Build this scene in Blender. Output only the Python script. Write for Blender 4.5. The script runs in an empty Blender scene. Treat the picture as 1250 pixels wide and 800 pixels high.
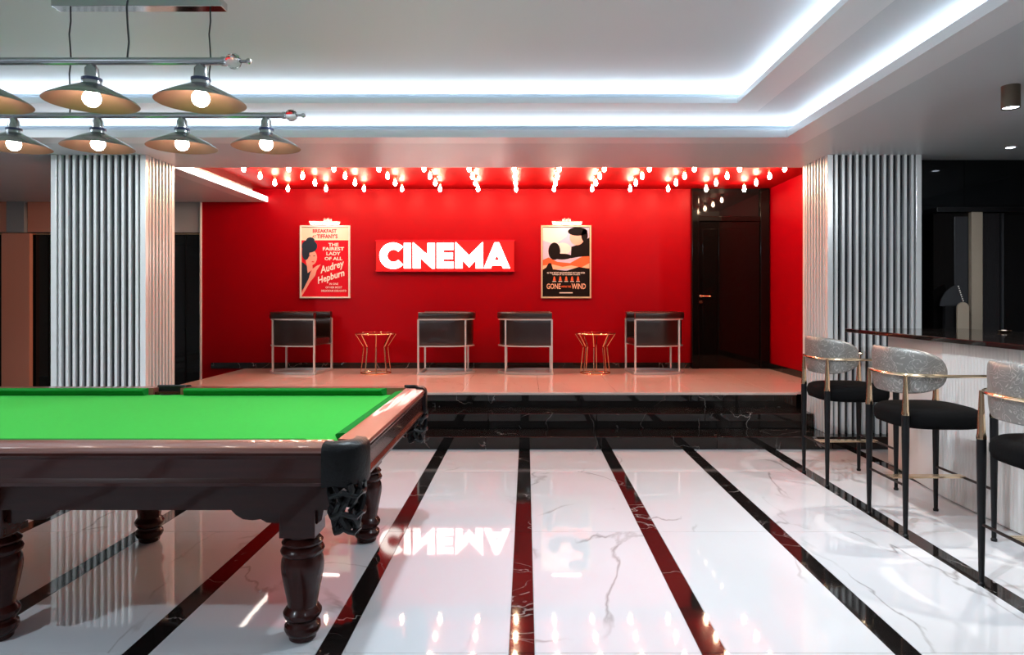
import bpy, bmesh, math, random
from mathutils import Vector, Matrix
random.seed(7)
S = bpy.context.scene
COL = S.collection
PI = math.pi

# ------------------------------------------------------------------ camera
cam_d = bpy.data.cameras.new('camera')
cam = bpy.data.objects.new('camera', cam_d)
COL.objects.link(cam)
cam.location = (0, 0, 1.45)
cam.rotation_euler = (PI/2, 0, 0)
cam_d.lens = 24.0
cam_d.sensor_width = 36.0
cam_d.shift_x = -17.5/1250
cam_d.shift_y = -35.4/1250
cam_d.clip_start = 0.05
S.camera = cam

# ------------------------------------------------------------------ light set-up
S.view_settings.view_transform = 'Standard'
S.view_settings.look = 'None'
S.view_settings.gamma = 1.0
S.view_settings.use_curve_mapping = False
EXPOSURE = 0.0
S.view_settings.exposure = EXPOSURE
W = bpy.data.worlds.new('world')
S.world = W
W.use_nodes = True
W.node_tree.nodes['Background'].inputs[0].default_value = (0.6, 0.65, 0.75, 1)
W.node_tree.nodes['Background'].inputs[1].default_value = 0.05

COVE_OUT = 1.5        # watts per metre of strip
COVE_IN = 2.2
COVE_COL = (0.72, 0.86, 1.0)
PENDANT_E = 60.0
STAGE_E = 210.0
SPOT_W = 115.0
FILL_W = 190.0  # unseen tray downlights added as fill
WASH_L, WASH_R, WASH_B = 260.0, 110.0, 170.0  # added unseen washers: left column, right column, bar front
SIGN_E = 3.5
PIC_E = 14.0

OUT = (-5.6, 2.28, -2.5, 5.967)      # outer tray opening
INN = (-5.0, 1.673, -1.9, 5.411)     # inner tray opening
Z1, Z2, Z3 = 2.86, 3.00, 3.12
ZS = 3.05                            # stage ceiling
STZ = 0.43                           # stage top


def strip_light(name, p, length, along, tilt, watts):
    d = bpy.data.lights.new(name, 'AREA')
    d.shape = 'RECTANGLE'
    d.size = length
    d.size_y = 0.03
    d.energy = watts*length
    d.color = COVE_COL
    o = bpy.data.objects.new(name, d)
    COL.objects.link(o)
    o.location = p
    # area lights shine along local -Z ; local X runs along the strip
    up = Vector(tilt).normalized()
    x = Vector((1, 0, 0)) if along == 'x' else Vector((0, 1, 0))
    z = -up
    y = z.cross(x).normalized()
    o.rotation_euler = Matrix((x, y, z)).transposed().to_euler()
    return o


def cove(rect, z, off, watts, nm):
    x0, x1, y0, y1 = rect
    strip_light(nm, ((x0+x1)/2, y1+off, z), x1-x0+2*off, 'x', (0, -1.5, 1), watts)
    strip_light(nm, ((x0+x1)/2, y0-off, z), x1-x0+2*off, 'x', (0, 1.5, 1), watts)
    strip_light(nm, (x1+off, (y0+y1)/2, z), y1-y0+2*off, 'y', (-1.5, 0, 1), watts)
    strip_light(nm, (x0-off, (y0+y1)/2, z), y1-y0+2*off, 'y', (1.5, 0, 1), watts)


cove(OUT, Z1+0.085, 0.13, COVE_OUT, 'outer_cove_light')
cove(INN, Z2+0.06, 0.13, COVE_IN, 'inner_cove_light')


def spot(name, p, watts, size=1.5, blend=0.6, rad=0.03, col=(1, 0.95, 0.88), aim=None):
    d = bpy.data.lights.new(name, 'SPOT')
    d.energy = watts
    d.spot_size = size
    d.spot_blend = blend
    d.shadow_soft_size = rad
    d.color = col
    o = bpy.data.objects.new(name, d)
    COL.objects.link(o)
    o.location = p
    if aim:
        o.rotation_euler = (Vector(aim)-Vector(p)).to_track_quat('-Z', 'Y').to_euler()
    return o


# ------------------------------------------------------------------ materials
MATS = {}


def mat(name, base=(0.8, 0.8, 0.8), rough=0.5, metal=0.0, spec=0.5, coat=0.0, emit=None, es=0.0,
        trans=0.0, ior=1.5, noise=None, bump=None, sheen=0.0, aniso=0.0):
    m = bpy.data.materials.new(name)
    m.use_nodes = True
    nt = m.node_tree
    b = nt.nodes['Principled BSDF']
    b.inputs['Base Color'].default_value = (*base, 1)
    b.inputs['Roughness'].default_value = rough
    b.inputs['Metallic'].default_value = metal
    b.inputs['Specular IOR Level'].default_value = spec
    b.inputs['Coat Weight'].default_value = coat
    b.inputs['Coat Roughness'].default_value = 0.03
    b.inputs['IOR'].default_value = ior
    b.inputs['Transmission Weight'].default_value = trans
    b.inputs['Sheen Weight'].default_value = sheen
    if emit:
        b.inputs['Emission Color'].default_value = (*emit, 1)
        b.inputs['Emission Strength'].default_value = es
    if noise or bump:
        tc = nt.nodes.new('ShaderNodeTexCoord')
        if noise:                 # (scale, other colour, stretch)
            mp = nt.nodes.new('ShaderNodeMapping')
            mp.inputs['Scale'].default_value = noise[2] if len(noise) > 2 else (1, 1, 1)
            nz = nt.nodes.new('ShaderNodeTexNoise')
            nz.inputs['Scale'].default_value = noise[0]
            nz.inputs['Detail'].default_value = 5
            mx = nt.nodes.new('ShaderNodeMix')
            mx.data_type = 'RGBA'
            mx.inputs[6].default_value = (*base, 1)
            mx.inputs[7].default_value = (*noise[1], 1)
            nt.links.new(tc.outputs['Object'], mp.inputs['Vector'])
            nt.links.new(mp.outputs['Vector'], nz.inputs['Vector'])
            nt.links.new(nz.outputs['Fac'], mx.inputs[0])
            nt.links.new(mx.outputs[2], b.inputs['Base Color'])
        if bump:                  # (scale, strength)
            n2 = nt.nodes.new('ShaderNodeTexNoise')
            n2.inputs['Scale'].default_value = bump[0]
            n2.inputs['Detail'].default_value = 4
            bp = nt.nodes.new('ShaderNodeBump')
            bp.inputs['Strength'].default_value = bump[1]
            bp.inputs['Distance'].default_value = 0.01
            nt.links.new(tc.outputs['Object'], n2.inputs['Vector'])
            nt.links.new(n2.outputs['Fac'], bp.inputs['Height'])
            nt.links.new(bp.outputs['Normal'], b.inputs['Normal'])
    MATS[name] = m
    return m


def marble(name, base, vein, base2, rough=0.04, vscale=1.1, width=0.012, spec=0.5, stretch=(1.6, 0.7, 1), wavy=0.0, amount=0.8):
    m = mat(name, base, rough, spec=spec)
    nt = m.node_tree
    b = nt.nodes['Principled BSDF']
    N, L = nt.nodes.new, nt.links.new
    geo = N('ShaderNodeNewGeometry')
    inf = N('ShaderNodeObjectInfo')
    mul = N('ShaderNodeVectorMath'); mul.operation = 'SCALE'
    comb = N('ShaderNodeCombineXYZ')
    L(inf.outputs['Random'], comb.inputs[0]); L(inf.outputs['Random'], comb.inputs[2])
    L(comb.outputs[0], mul.inputs[0]); mul.inputs['Scale'].default_value = 37.0
    add = N('ShaderNodeVectorMath'); add.operation = 'ADD'
    L(geo.outputs['Position'], add.inputs[0]); L(mul.outputs[0], add.inputs[1])
    mp = N('ShaderNodeMapping')
    mp.inputs['Scale'].default_value = stretch
    mp.inputs['Rotation'].default_value = (0, 0, 0.5)
    L(add.outputs[0], mp.inputs['Vector'])
    nz = N('ShaderNodeTexNoise')
    nz.inputs['Scale'].default_value = vscale
    nz.inputs['Detail'].default_value = 6
    nz.inputs['Roughness'].default_value = 0.45
    nz.inputs['Distortion'].default_value = 0.6
    L(mp.outputs[0], nz.inputs['Vector'])
    sb = N('ShaderNodeMath'); sb.operation = 'SUBTRACT'; sb.inputs[1].default_value = 0.5
    ab = N('ShaderNodeMath'); ab.operation = 'ABSOLUTE'
    L(nz.outputs['Fac'], sb.inputs[0]); L(sb.outputs[0], ab.inputs[0])
    rp = N('ShaderNodeMapRange')
    rp.inputs['From Min'].default_value = 0.0
    rp.inputs['From Max'].default_value = width
    rp.inputs['To Min'].default_value = amount
    rp.inputs['To Max'].default_value = 0.0
    L(ab.outputs[0], rp.inputs['Value'])
    # break the veins up
    n3 = N('ShaderNodeTexNoise'); n3.inputs['Scale'].default_value = 1.7; n3.inputs['Detail'].default_value = 2
    L(mp.outputs[0], n3.inputs['Vector'])
    r3 = N('ShaderNodeMapRange')
    r3.inputs['From Min'].default_value = 0.46; r3.inputs['From Max'].default_value = 0.6
    L(n3.outputs['Fac'], r3.inputs['Value'])
    mm = N('ShaderNodeMath'); mm.operation = 'MULTIPLY'
    L(rp.outputs[0], mm.inputs[0]); L(r3.outputs[0], mm.inputs[1])
    n4 = N('ShaderNodeTexNoise'); n4.inputs['Scale'].default_value = 2.3; n4.inputs['Detail'].default_value = 3
    L(mp.outputs[0], n4.inputs['Vector'])
    c0 = N('ShaderNodeMix'); c0.data_type = 'RGBA'
    c0.inputs[6].default_value = (*base, 1); c0.inputs[7].default_value = (*base2, 1)
    L(n4.outputs['Fac'], c0.inputs[0])
    c1 = N('ShaderNodeMix'); c1.data_type = 'RGBA'
    c1.inputs[7].default_value = (*vein, 1)
    L(c0.outputs[2], c1.inputs[6]); L(mm.outputs[0], c1.inputs[0])
    L(c1.outputs[2], b.inputs['Base Color'])
    if wavy:
        n5 = N('ShaderNodeTexNoise'); n5.inputs['Scale'].default_value = 7; n5.inputs['Detail'].default_value = 1
        L(geo.outputs['Position'], n5.inputs['Vector'])
        bp = N('ShaderNodeBump'); bp.inputs['Strength'].default_value = wavy; bp.inputs['Distance'].default_value = 0.002
        L(n5.outputs['Fac'], bp.inputs['Height']); L(bp.outputs['Normal'], b.inputs['Normal'])
    return m


white_marble = marble('white_marble', (0.74, 0.75, 0.78), (0.30, 0.29, 0.29), (0.68, 0.69, 0.72), 0.03, 0.55, 0.007, 0.55, wavy=0.06)
black_marble = marble('black_marble', (0.008, 0.007, 0.007), (0.55, 0.5, 0.48), (0.014, 0.011, 0.010), 0.05, 2.2, 0.006, 0.45, (1, 1, 1), amount=0.55)
stage_marble = marble('stage_marble', (0.95, 0.74, 0.66), (0.74, 0.54, 0.46), (0.92, 0.70, 0.62), 0.06, 0.9, 0.006, 0.55)
grout = mat('grout', (0.45, 0.45, 0.46), 0.6)
ceil_white = mat('ceiling_white', (0.66, 0.70, 0.73), 0.32, spec=0.35)
trim_white = mat('trim_white', (0.85, 0.86, 0.88), 0.3)
wall_white = mat('wall_white', (0.55, 0.55, 0.56), 0.5)
wall_grey = mat('wall_grey', (0.32, 0.34, 0.36), 0.35)
red_paint = mat('red_paint', (0.33, 0.0004, 0.005), 0.38, spec=0.08, noise=(1.5, (0.30, 0.0004, 0.005)))
red_gloss = mat('red_gloss_ceiling', (0.34, 0.002, 0.004), 0.5, spec=0.08)
led_face = mat('led_face', (0.9, 0.9, 0.9), 0.4, emit=(1, 0.93, 0.86), es=6.0)
steel_mirror = mat('polished_steel', (0.62, 0.64, 0.66), 0.10, metal=1.0)
steel_dark = mat('dark_mirror_steel', (0.10, 0.105, 0.115), 0.10, metal=1.0)
steel_satin = mat('satin_steel', (0.88, 0.90, 0.90), 0.28, metal=0.25)
chrome = mat('chrome', (0.86, 0.85, 0.82), 0.25, metal=0.6)
base_steel = mat('base_steel', (0.50, 0.51, 0.50), 0.35, metal=0.3)
gold = mat('champagne_gold', (0.86, 0.66, 0.44), 0.16, metal=1.0)
rose_gold = mat('rose_gold', (0.90, 0.55, 0.32), 0.15, metal=1.0)
black_metal = mat('black_metal', (0.006, 0.006, 0.007), 0.4, spec=0.25)
black_velvet = mat('black_velvet', (0.004, 0.004, 0.0045), 0.9, spec=0.08, bump=(60, 0.2))
mahogany = mat('mahogany', (0.050, 0.010, 0.007), 0.25, spec=0.2, coat=0.2, noise=(6, (0.028, 0.006, 0.005), (1, 8, 8)))
mahogany_rail = mat('mahogany_rail', (0.20, 0.062, 0.045), 0.30, spec=0.4, coat=0.5, noise=(6, (0.22, 0.075, 0.05), (1, 8, 8)))  # lighter than the other mahogany: reflection on the rail tops put into the colour
green_cloth = mat('green_cloth', (0.020, 0.40, 0.035), 0.95, spec=0.1, sheen=0.1, noise=(40, (0.028, 0.46, 0.045)), bump=(400, 0.1))
black_leather = mat('black_leather', (0.005, 0.005, 0.006), 0.35, spec=0.3, bump=(90, 0.25))
cushion_cloth_shaded = mat('cushion_cloth_shaded', (0.008, 0.19, 0.025), 0.95, spec=0.1, bump=(400, 0.1))  # same cloth as the bed, darkened: cushion shade put into the colour
brown_leather = mat('brown_leather', (0.016, 0.007, 0.006), 0.28, coat=0.5, bump=(70, 0.22))
bronze_in = mat('bronze_inside', (0.28, 0.13, 0.075), 0.35, metal=0.5, noise=(5, (0.20, 0.10, 0.065)))
pewter = mat('pewter', (0.38, 0.39, 0.40), 0.26, metal=1.0, noise=(12, (0.50, 0.50, 0.50)))
cable_black = mat('cable_black', (0.015, 0.015, 0.02), 0.5)
navy = mat('navy_ring', (0.02, 0.03, 0.10), 0.4)
crystal = mat('crystal', (1, 1, 1), 0.02, trans=1.0, ior=1.5)
pend_glow = mat('pendant_bulb_glow', (1, 1, 1), 0.3, emit=(1.0, 0.94, 0.86), es=PENDANT_E)
stage_glow = mat('stage_bulb_glow', (1, 1, 1), 0.3, emit=(1.0, 0.68, 0.44), es=STAGE_E)
gloss_black = mat('gloss_black', (0.004, 0.0035, 0.0035), 0.05, spec=0.25)
dark_glass = mat('dark_glass', (0.006, 0.007, 0.008), 0.04, spec=0.35)
dark_ribbed = mat('dark_ribbed', (0.02, 0.018, 0.02), 0.25)
charcoal = mat('charcoal_panel', (0.035, 0.036, 0.04), 0.25)
beige_board = mat('beige_board', (0.42, 0.34, 0.26), 0.45, noise=(3, (0.36, 0.29, 0.22), (8, 8, 0.6)))
salmon = mat('salmon_panel', (0.78, 0.32, 0.22), 0.35)
counter_white = mat('counter_white', (0.72, 0.71, 0.70), 0.35)
sign_red = mat('sign_red', (0.45, 0.004, 0.006), 0.2, spec=0.2, emit=(1.0, 0.05, 0.03), es=0.25)
sign_white = mat('sign_letters', (1, 1, 1), 0.4, emit=(1.0, 0.97, 0.95), es=SIGN_E)
pic_glow = mat('picture_light_glow', (1, 1, 1), 0.3, emit=(1.0, 0.80, 0.76), es=PIC_E)
frame_white = mat('frame_white', (0.78, 0.74, 0.68), 0.35)
frame_gold = mat('frame_gold', (0.72, 0.56, 0.36), 0.35, metal=0.3)
p_cream = mat('print_cream', (0.74, 0.64, 0.52), 0.7, spec=0.1)
p_red = mat('print_red', (0.62, 0.010, 0.025), 0.7, spec=0.1)
p_navy = mat('print_navy', (0.02, 0.035, 0.06), 0.7, spec=0.1)
p_skin = mat('print_skin', (0.80, 0.42, 0.34), 0.7, spec=0.1)
p_white = mat('print_white', (0.86, 0.80, 0.74), 0.7, spec=0.1)
p_black = mat('print_black', (0.008, 0.006, 0.006), 0.7, spec=0.1)
p_lav = mat('print_lavender', (0.60, 0.52, 0.72), 0.7, spec=0.1)
p_pale = mat('print_pale', (0.85, 0.74, 0.72), 0.7, spec=0.1)
p_fire = mat('print_fire', (0.80, 0.14, 0.05), 0.7, spec=0.1)
p_peach = mat('print_peach', (0.84, 0.50, 0.34), 0.7, spec=0.1)
spot_bronze = mat('spot_bronze', (0.20, 0.16, 0.12), 0.3, metal=0.9)
lens_glow = mat('lens_glow', (1, 1, 1), 0.3, emit=(0.75, 0.85, 1.0), es=14)


def damask():
    m = mat('silver_damask', (0.42, 0.40, 0.37), 0.40, metal=0.5)
    nt = m.node_tree; b = nt.nodes['Principled BSDF']
    N, L = nt.nodes.new, nt.links.new
    tc = N('ShaderNodeTexCoord')
    nz = N('ShaderNodeTexNoise'); nz.inputs['Scale'].default_value = 9; nz.inputs['Detail'].default_value = 2
    nz.inputs['Distortion'].default_value = 1.5
    L(tc.outputs['Object'], nz.inputs['Vector'])
    ml = N('ShaderNodeMath'); ml.operation = 'MULTIPLY'; ml.inputs[1].default_value = 9.0
    fr = N('ShaderNodeMath'); fr.operation = 'PINGPONG'; fr.inputs[1].default_value = 0.5
    L(nz.outputs['Fac'], ml.inputs[0]); L(ml.outputs[0], fr.inputs[0])
    r = N('ShaderNodeMapRange'); r.inputs['From Min'].default_value = 0.03; r.inputs['From Max'].default_value = 0.12
    r.inputs['To Min'].default_value = 1.0; r.inputs['To Max'].default_value = 0.0
    L(fr.outputs[0], r.inputs['Value'])
    mx = N('ShaderNodeMix'); mx.data_type = 'RGBA'
    mx.inputs[6].default_value = (0.24, 0.23, 0.22, 1); mx.inputs[7].default_value = (0.46, 0.44, 0.41, 1)
    L(r.outputs[0], mx.inputs[0]); L(mx.outputs[2], b.inputs['Base Color'])
    return m


silver_damask = damask()


# ------------------------------------------------------------------ geometry helpers
class MB:
    """collects shapes into one mesh"""

    def __init__(self):
        self.v, self.f = [], []
        self.flat = False

    def add(self, vs, fs):
        n = len(self.v)
        self.v += [tuple(p) for p in vs]
        self.f += [tuple(i+n for i in f) for f in fs]
        return self

    def box(self, x0, x1, y0, y1, z0, z1):
        return self.add([(x0, y0, z0), (x1, y0, z0), (x1, y1, z0), (x0, y1, z0),
                         (x0, y0, z1), (x1, y0, z1), (x1, y1, z1), (x0, y1, z1)],
                        [(0, 3, 2, 1), (4, 5, 6, 7), (0, 1, 5, 4), (1, 2, 6, 5), (2, 3, 7, 6), (3, 0, 4, 7)])

    def bbox(self, x0, x1, y0, y1, z0, z1, r):
        self.flat = True
        bm = bmesh.new()
        bmesh.ops.create_cube(bm, size=1)
        for v in bm.verts:
            v.co = Vector((x0+(v.co.x+.5)*(x1-x0), y0+(v.co.y+.5)*(y1-y0), z0+(v.co.z+.5)*(z1-z0)))
        bmesh.ops.bevel(bm, geom=list(bm.edges), offset=r, segments=2, profile=0.6, affect='EDGES')
        bm.verts.index_update()
        self.add([v.co[:] for v in bm.verts], [[v.index for v in f.verts] for f in bm.faces])
        bm.free()
        return self

    def lathe(self, prof, c=(0, 0, 0), n=24, caps=True):
        """prof: list of (r, z) bottom to top"""
        vs, fs = [], []
        for r, z in prof:
            for k in range(n):
                a = 2*PI*k/n
                vs.append((c[0]+r*math.cos(a), c[1]+r*math.sin(a), c[2]+z))
        for i in range(len(prof)-1):
            for k in range(n):
                k2 = (k+1) % n
                fs.append((i*n+k, i*n+k2, (i+1)*n+k2, (i+1)*n+k))
        if caps:
            fs.append(tuple(range(n))[::-1])
            fs.append(tuple((len(prof)-1)*n+k for k in range(n)))
        return self.add(vs, fs)

    def loft(self, secs, closed=False, caps=True):
        """secs: list of equal-length closed loops of points"""
        n = len(secs[0]); vs = [p for s in secs for p in s]; fs = []
        m = len(secs)
        for i in range(m if closed else m-1):
            j = (i+1) % m
            for k in range(n):
                k2 = (k+1) % n
                fs.append((i*n+k, i*n+k2, j*n+k2, j*n+k))
        if caps and not closed:
            fs.append(tuple(range(n))[::-1])
            fs.append(tuple((m-1)*n+k for k in range(n)))
        return self.add(vs, fs)

    def tube(self, path, r, n=8, closed=False, square=False):
        """r: radius or list of radii"""
        P = [Vector(p) for p in path]
        m = len(P)
        R = r if isinstance(r, (list, tuple)) else [r]*m
        secs = []
        up0 = None
        for i in range(m):
            if closed:
                t = P[(i+1) % m]-P[i-1]
            else:
                t = P[min(i+1, m-1)]-P[max(i-1, 0)]
            t.normalize()
            up = Vector((0, 0, 1)) if abs(t.z) < 0.9 else Vector((0, 1, 0))
            if up0 is not None and abs(t.z) >= 0.9:
                up = up0
            s = t.cross(up).normalized()
            u = s.cross(t).normalized()
            up0 = up
            k = 1.0
            if 0 < i < m-1 or closed:
                a = (P[i]-P[i-1]).normalized(); b = (P[(i+1) % m]-P[i]).normalized()
                k = 1.0/max(0.5, math.cos(a.angle(b, 0)/2))
            ring = []
            for q in range(n):
                a = 2*PI*(q+(0.5 if square else 0))/n
                rr = R[i]*(1.41421 if square else 1)
                ring.append(P[i]+s*(rr*k*math.cos(a))+u*(rr*math.sin(a)))
            secs.append([p[:] for p in ring])
        return self.loft(secs, closed)

    def prism(self, pts, place, d):
        """pts: 2D polygon, place(u, v, w) -> 3D, extruded from w=0 to w=d"""
        n = len(pts)
        vs = [place(u, v, 0) for u, v in pts]+[place(u, v, d) for u, v in pts]
        fs = [tuple(range(n))[::-1], tuple(range(n, 2*n))]
        for k in range(n):
            k2 = (k+1) % n
            fs.append((k, k2, n+k2, n+k))
        return self.add(vs, fs)

    def build(self, name, m, parent=None, smooth=35, loc=None):
        me = bpy.data.meshes.new(name)
        me.from_pydata(self.v, [], self.f)
        bm = bmesh.new(); bm.from_mesh(me)
        bmesh.ops.recalc_face_normals(bm, faces=bm.faces)
        bm.to_mesh(me); bm.free()
        if smooth and not self.flat:
            for p in me.polygons:
                p.use_smooth = True
            me.set_sharp_from_angle(angle=math.radians(smooth))
        me.materials.append(m)
        o = bpy.data.objects.new(name, me)
        COL.objects.link(o)
        if parent:
            o.parent = parent
        if loc:
            o.location = loc
        return o


def tag(o, label=None, cat=None, group=None, kind=None):
    if label: o['label'] = label
    if cat: o['category'] = cat
    if group: o['group'] = group
    if kind: o['kind'] = kind
    return o


def thing(name, label, cat, loc=(0, 0, 0), rz=0.0, group=None):
    o = bpy.data.objects.new(name, None)
    o.empty_display_size = 0.1
    COL.objects.link(o)
    o.location = loc
    o.rotation_euler = (0, 0, rz)
    return tag(o, label, cat, group)


KIDS = {}


def copy_tree(root, loc=None, rz=None, label=None):
    r = root.copy(); COL.objects.link(r)
    if loc is not None: r.location = loc
    if rz is not None: r.rotation_euler = (0, 0, rz)
    if label: r['label'] = label

    def rec(a, b):
        for ch in list(a.children):
            c = ch.copy(); COL.objects.link(c); c.parent = b
            rec(ch, c)
    rec(root, r)
    return r


def inst(src, loc, parent=None):
    o = src.copy(); COL.objects.link(o); o.location = loc
    if parent: o.parent = parent
    return o


def catmull(pts, n=5):
    P = [Vector(p) for p in pts]; out = []
    for i in range(len(P)-1):
        p0, p1, p2, p3 = P[max(i-1, 0)], P[i], P[i+1], P[min(i+2, len(P)-1)]
        for k in range(n):
            t = k/n
            out.append(0.5*((2*p1)+(p2-p0)*t+(2*p0-5*p1+4*p2-p3)*t*t+(3*p1-p0-3*p2+p3)*t**3))
    out.append(P[-1])
    return out


def struct(name, mb, m, smooth=0, label=None):
    o = mb.build(name, m, smooth=smooth)
    return tag(o, label, None, None, 'structure')


# ------------------------------------------------------------------ room shell
XL, XR, YF, YB = -9.0, 5.6, -3.5, 9.97

# floor: bed of grout with marble slabs and black bands laid in it
floor = struct('floor', MB().box(XL-.1, XR+.1, YF-.1, YB+.2, -0.20, -0.004), grout,
               label='polished white marble floor with narrow black marble bands')
BX0, PITCH, BW = -0.0726, 0.7875, 0.1077
LEN, J0 = 1.453, 2.79
cache = {}


def lay(name, w, l, m, x, y):
    k = (name, round(w, 4), round(l, 4))
    g = 0.0015
    if k not in cache:
        cache[k] = MB().box(g, w-g, g, l-g, -0.02, 0).build(name, m, floor, 0)
        cache[k].location = (x, y, 0)
    else:
        inst(cache[k], (x, y, 0), floor)


for c in range(-12, 8):
    bx = BX0+PITCH*c
    for r in range(-4, 3):
        y0 = J0+LEN*r
        y1 = min(y0+LEN, 6.56)
        x0, x1 = max(bx, XL), min(bx+BW, XR)
        if x1-x0 > .02: lay('black_marble_band', x1-x0, y1-y0, black_marble, x0, y0)
        x0, x1 = max(bx+BW, XL), min(bx+PITCH, XR)
        if x1-x0 > .02: lay('marble_tile', x1-x0, y1-y0, white_marble, x0, y0)
# dark floor behind the left column
struct('floor', MB().box(XL, -4.705, 6.56, YB, -0.004, 0.0), gloss_black, label='dark polished floor beyond the left column')


def ring(mb, o, i, z0, z1):
    mb.box(o[0], o[1], o[2], i[2], z0, z1)
    mb.box(o[0], o[1], i[3], o[3], z0, z1)
    mb.box(o[0], i[0], i[2], i[3], z0, z1)
    mb.box(i[1], o[1], i[2], i[3], z0, z1)
    return mb


def grow(r, d):
    return (r[0]-d, r[1]+d, r[2]-d, r[3]+d)


ROOM = (XL-.1, XR+.1, YF-.1, 7.35)
PO, PN = grow(OUT, .24), grow(INN, .24)
cb = MB()
ring(cb, ROOM, PO, Z1, 3.35)
cb.box(XL-.1, -4.0, 7.35, YB, Z1, 3.35)
cb.box(3.60, XR+.1, 7.35, YB, Z1, 3.35)
ring(cb, PO, PN, Z2, 3.35)
cb.box(PN[0], PN[1], PN[2], PN[3], Z3, 3.35)
struct('ceiling', cb, ceil_white, label='pale grey stepped tray ceiling with hidden cove lighting')
struct('trim', ring(MB(), PO, OUT, Z1, Z1+.065), trim_white, label='white lip of the outer lit ceiling tray')
struct('trim', ring(MB(), PN, INN, Z2, Z2+.042), trim_white, label='white lip of the inner lit ceiling tray')
struct('ceiling', MB().box(-4.0, 3.60, 7.35, YB, ZS, 3.35), red_gloss, label='glossy red ceiling over the stage')
# lit lip along the left side of the stage ceiling
lip = struct('trim', MB().box(-4.0, -3.785, 7.35, YB, Z1, Z1+.075), trim_white, label='white lit fascia beside the red stage ceiling')
MB().box(-3.785, -3.775, 7.36, YB-.005, Z1+.003, Z1+.075).build('light_strip', led_face, lip, 0)

struct('wall_back', MB().box(-4.736, 3.70, YB, YB+.15, -0.2, 3.35), red_paint, label='deep red painted wall behind the stage')
struct('trim', MB().box(-4.756, -4.736, YB-.03, YB+.02, 0, Z1), trim_white, label='thin white corner edge at the left end of the red wall')
struct('wall_right', MB().box(3.54, 3.70, 7.29, YB, 0, ZS), red_paint, label='short red wall to the right of the black door')
struct('wall_side', MB().box(XR, XR+.1, YF-.1, YB, -0.2, Z1), wall_grey)
struct('wall_left', MB().box(XL-.1, XL, YF-.1, YB, -0.2, Z1), wall_white)
struct('wall_front', MB().box(XL-.1, XR+.1, YF-.1, YF, -0.2, Z1), wall_white)

# ---- recess at the left: header and dark glass doors
rec = struct('wall_recess', MB().box(XL, -4.756, YB, YB+.15, 2.40, Z1), wall_grey, label='grey header above the dark glass doors')
d2 = struct('door_2', MB().box(XL, -4.756, YB+.06, YB+.15, 0, 2.40), gloss_black, label='dark glass doors in the recess left of the stage')
MB().box(XL, -4.756, YB+.0, YB+.06, 2.385, 2.415).build('top_rail', rose_gold, d2)
xs = [-8.9, -8.2, -7.64, -7.0, -6.40, -5.76, -5.30, -4.99, -4.77]
for i in range(8):
    MB().box(xs[i]+.006, xs[i+1]-.006, YB+.03, YB+.06, 0.02, 2.38).build('glass_panel', dark_glass, d2, 0)
for x in xs[1:-1]:
    MB().box(x-.006, x+.006, YB+.02, YB+.06, 0, 2.385).build('mullion', black_metal, d2, 0)
scol = thing('wall_pilaster', 'salmon coloured flat pilaster with grey head left of the fluted column', 'pilaster', (-7.41, 9.93, 0))
MB().bbox(-.205, .205, -.03, .04, 0, 2.40, .006).build('shaft', salmon, scol)
MB().bbox(-.13, .13, -.035, .04, 2.41, 2.858, .006).build('head', wall_grey, scol)
for hx0, hx1 in ((-8.9, -7.55), (-7.27, -6.3), (-6.28, -5.3)):
    MB().box(hx0, hx1, YB-.02, YB, 2.42, Z1).build('header_panel', salmon, rec, 0)

# ------------------------------------------------------------------ stage platform
stage = thing('stage_platform', 'raised stage with pale polished stone floor along the red wall', 'stage', (0, 0, 0))
step1 = thing('stage_step', 'lowest black marble step up to the stage', 'step', (0, 0, 0))
step2 = thing('stage_step', 'second black marble step, just below the stage edge', 'step', (0, 0, 0))
SX0, SX1 = -4.10, 3.53
YS = YB-.022
Y1, Y2, Y3 = 6.55, 6.98, 7.42


def steprow(y0, y1, z0, z1, x0, x1, par, nm):
    n = max(1, round((x1-x0)/1.2))
    for i in range(n):
        a = x0+(x1-x0)*i/n; b = x0+(x1-x0)*(i+1)/n
        MB().bbox(a+.001, b-.001, y0, y1, z0, z1, .006).build(nm, black_marble, par)


steprow(Y1, 7.41, 0.0, 0.122, -3.72, 2.94, step1, 'step_slab')
for i, (xa, xb) in enumerate(((-4.70, -3.722), (2.942, 3.874))):
    pn = thing('column_plinth', 'low black marble plinth under the %s fluted column' % ('left', 'right')[i], 'plinth', ((xa+xb)/2, 6.98, 0))
    w_ = (xb-xa)/2
    MB().bbox(-w_, w_, -.43, .43, 0, .121, .006).build('slab', black_marble, pn)
steprow(Y2, 7.41, 0.122, 0.272, -3.72, 2.94, step2, 'step_slab')
steprow(Y3, 7.60, 0.0, 0.415, -4.10, 2.94, stage, 'riser_slab')
MB().box(-4.54, -4.10, 7.45, YS, 0, 0.26).build('side_step', black_marble, stage)
MB().box(SX0, SX1, 7.60, YS, 0, 0.405).build('platform_base', black_marble, stage)
MB().bbox(SX0, 2.94, Y3-.012, Y3+.03, 0.402, STZ, .006).build('nosing', stage_marble, stage)
nx, ny = 9, 3
tw = (SX1-SX0)/nx; td = (YS-(Y3+.03))/ny
t0 = MB().box(.0012, tw-.0012, .0012, td-.0012, 0, .025).build('stage_tile', stage_marble, stage, 0)
t0.location = (SX0, Y3+.03, STZ-.025)
for i in range(nx):
    for j in range(ny):
        if i or j:
            inst(t0, (SX0+tw*i, Y3+.03+td*j, STZ-.025), stage)

bb = MB().box(-4.60, 2.395, YB-.018, YB, STZ, STZ+.085)
struct('baseboard_back', bb, black_marble, label='black marble baseboard along the red wall')
struct('baseboard_right', MB().box(3.522, 3.54, 7.3, YB-.06, STZ, STZ+.085), black_marble, label='black marble baseboard along the short red wall')

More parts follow.
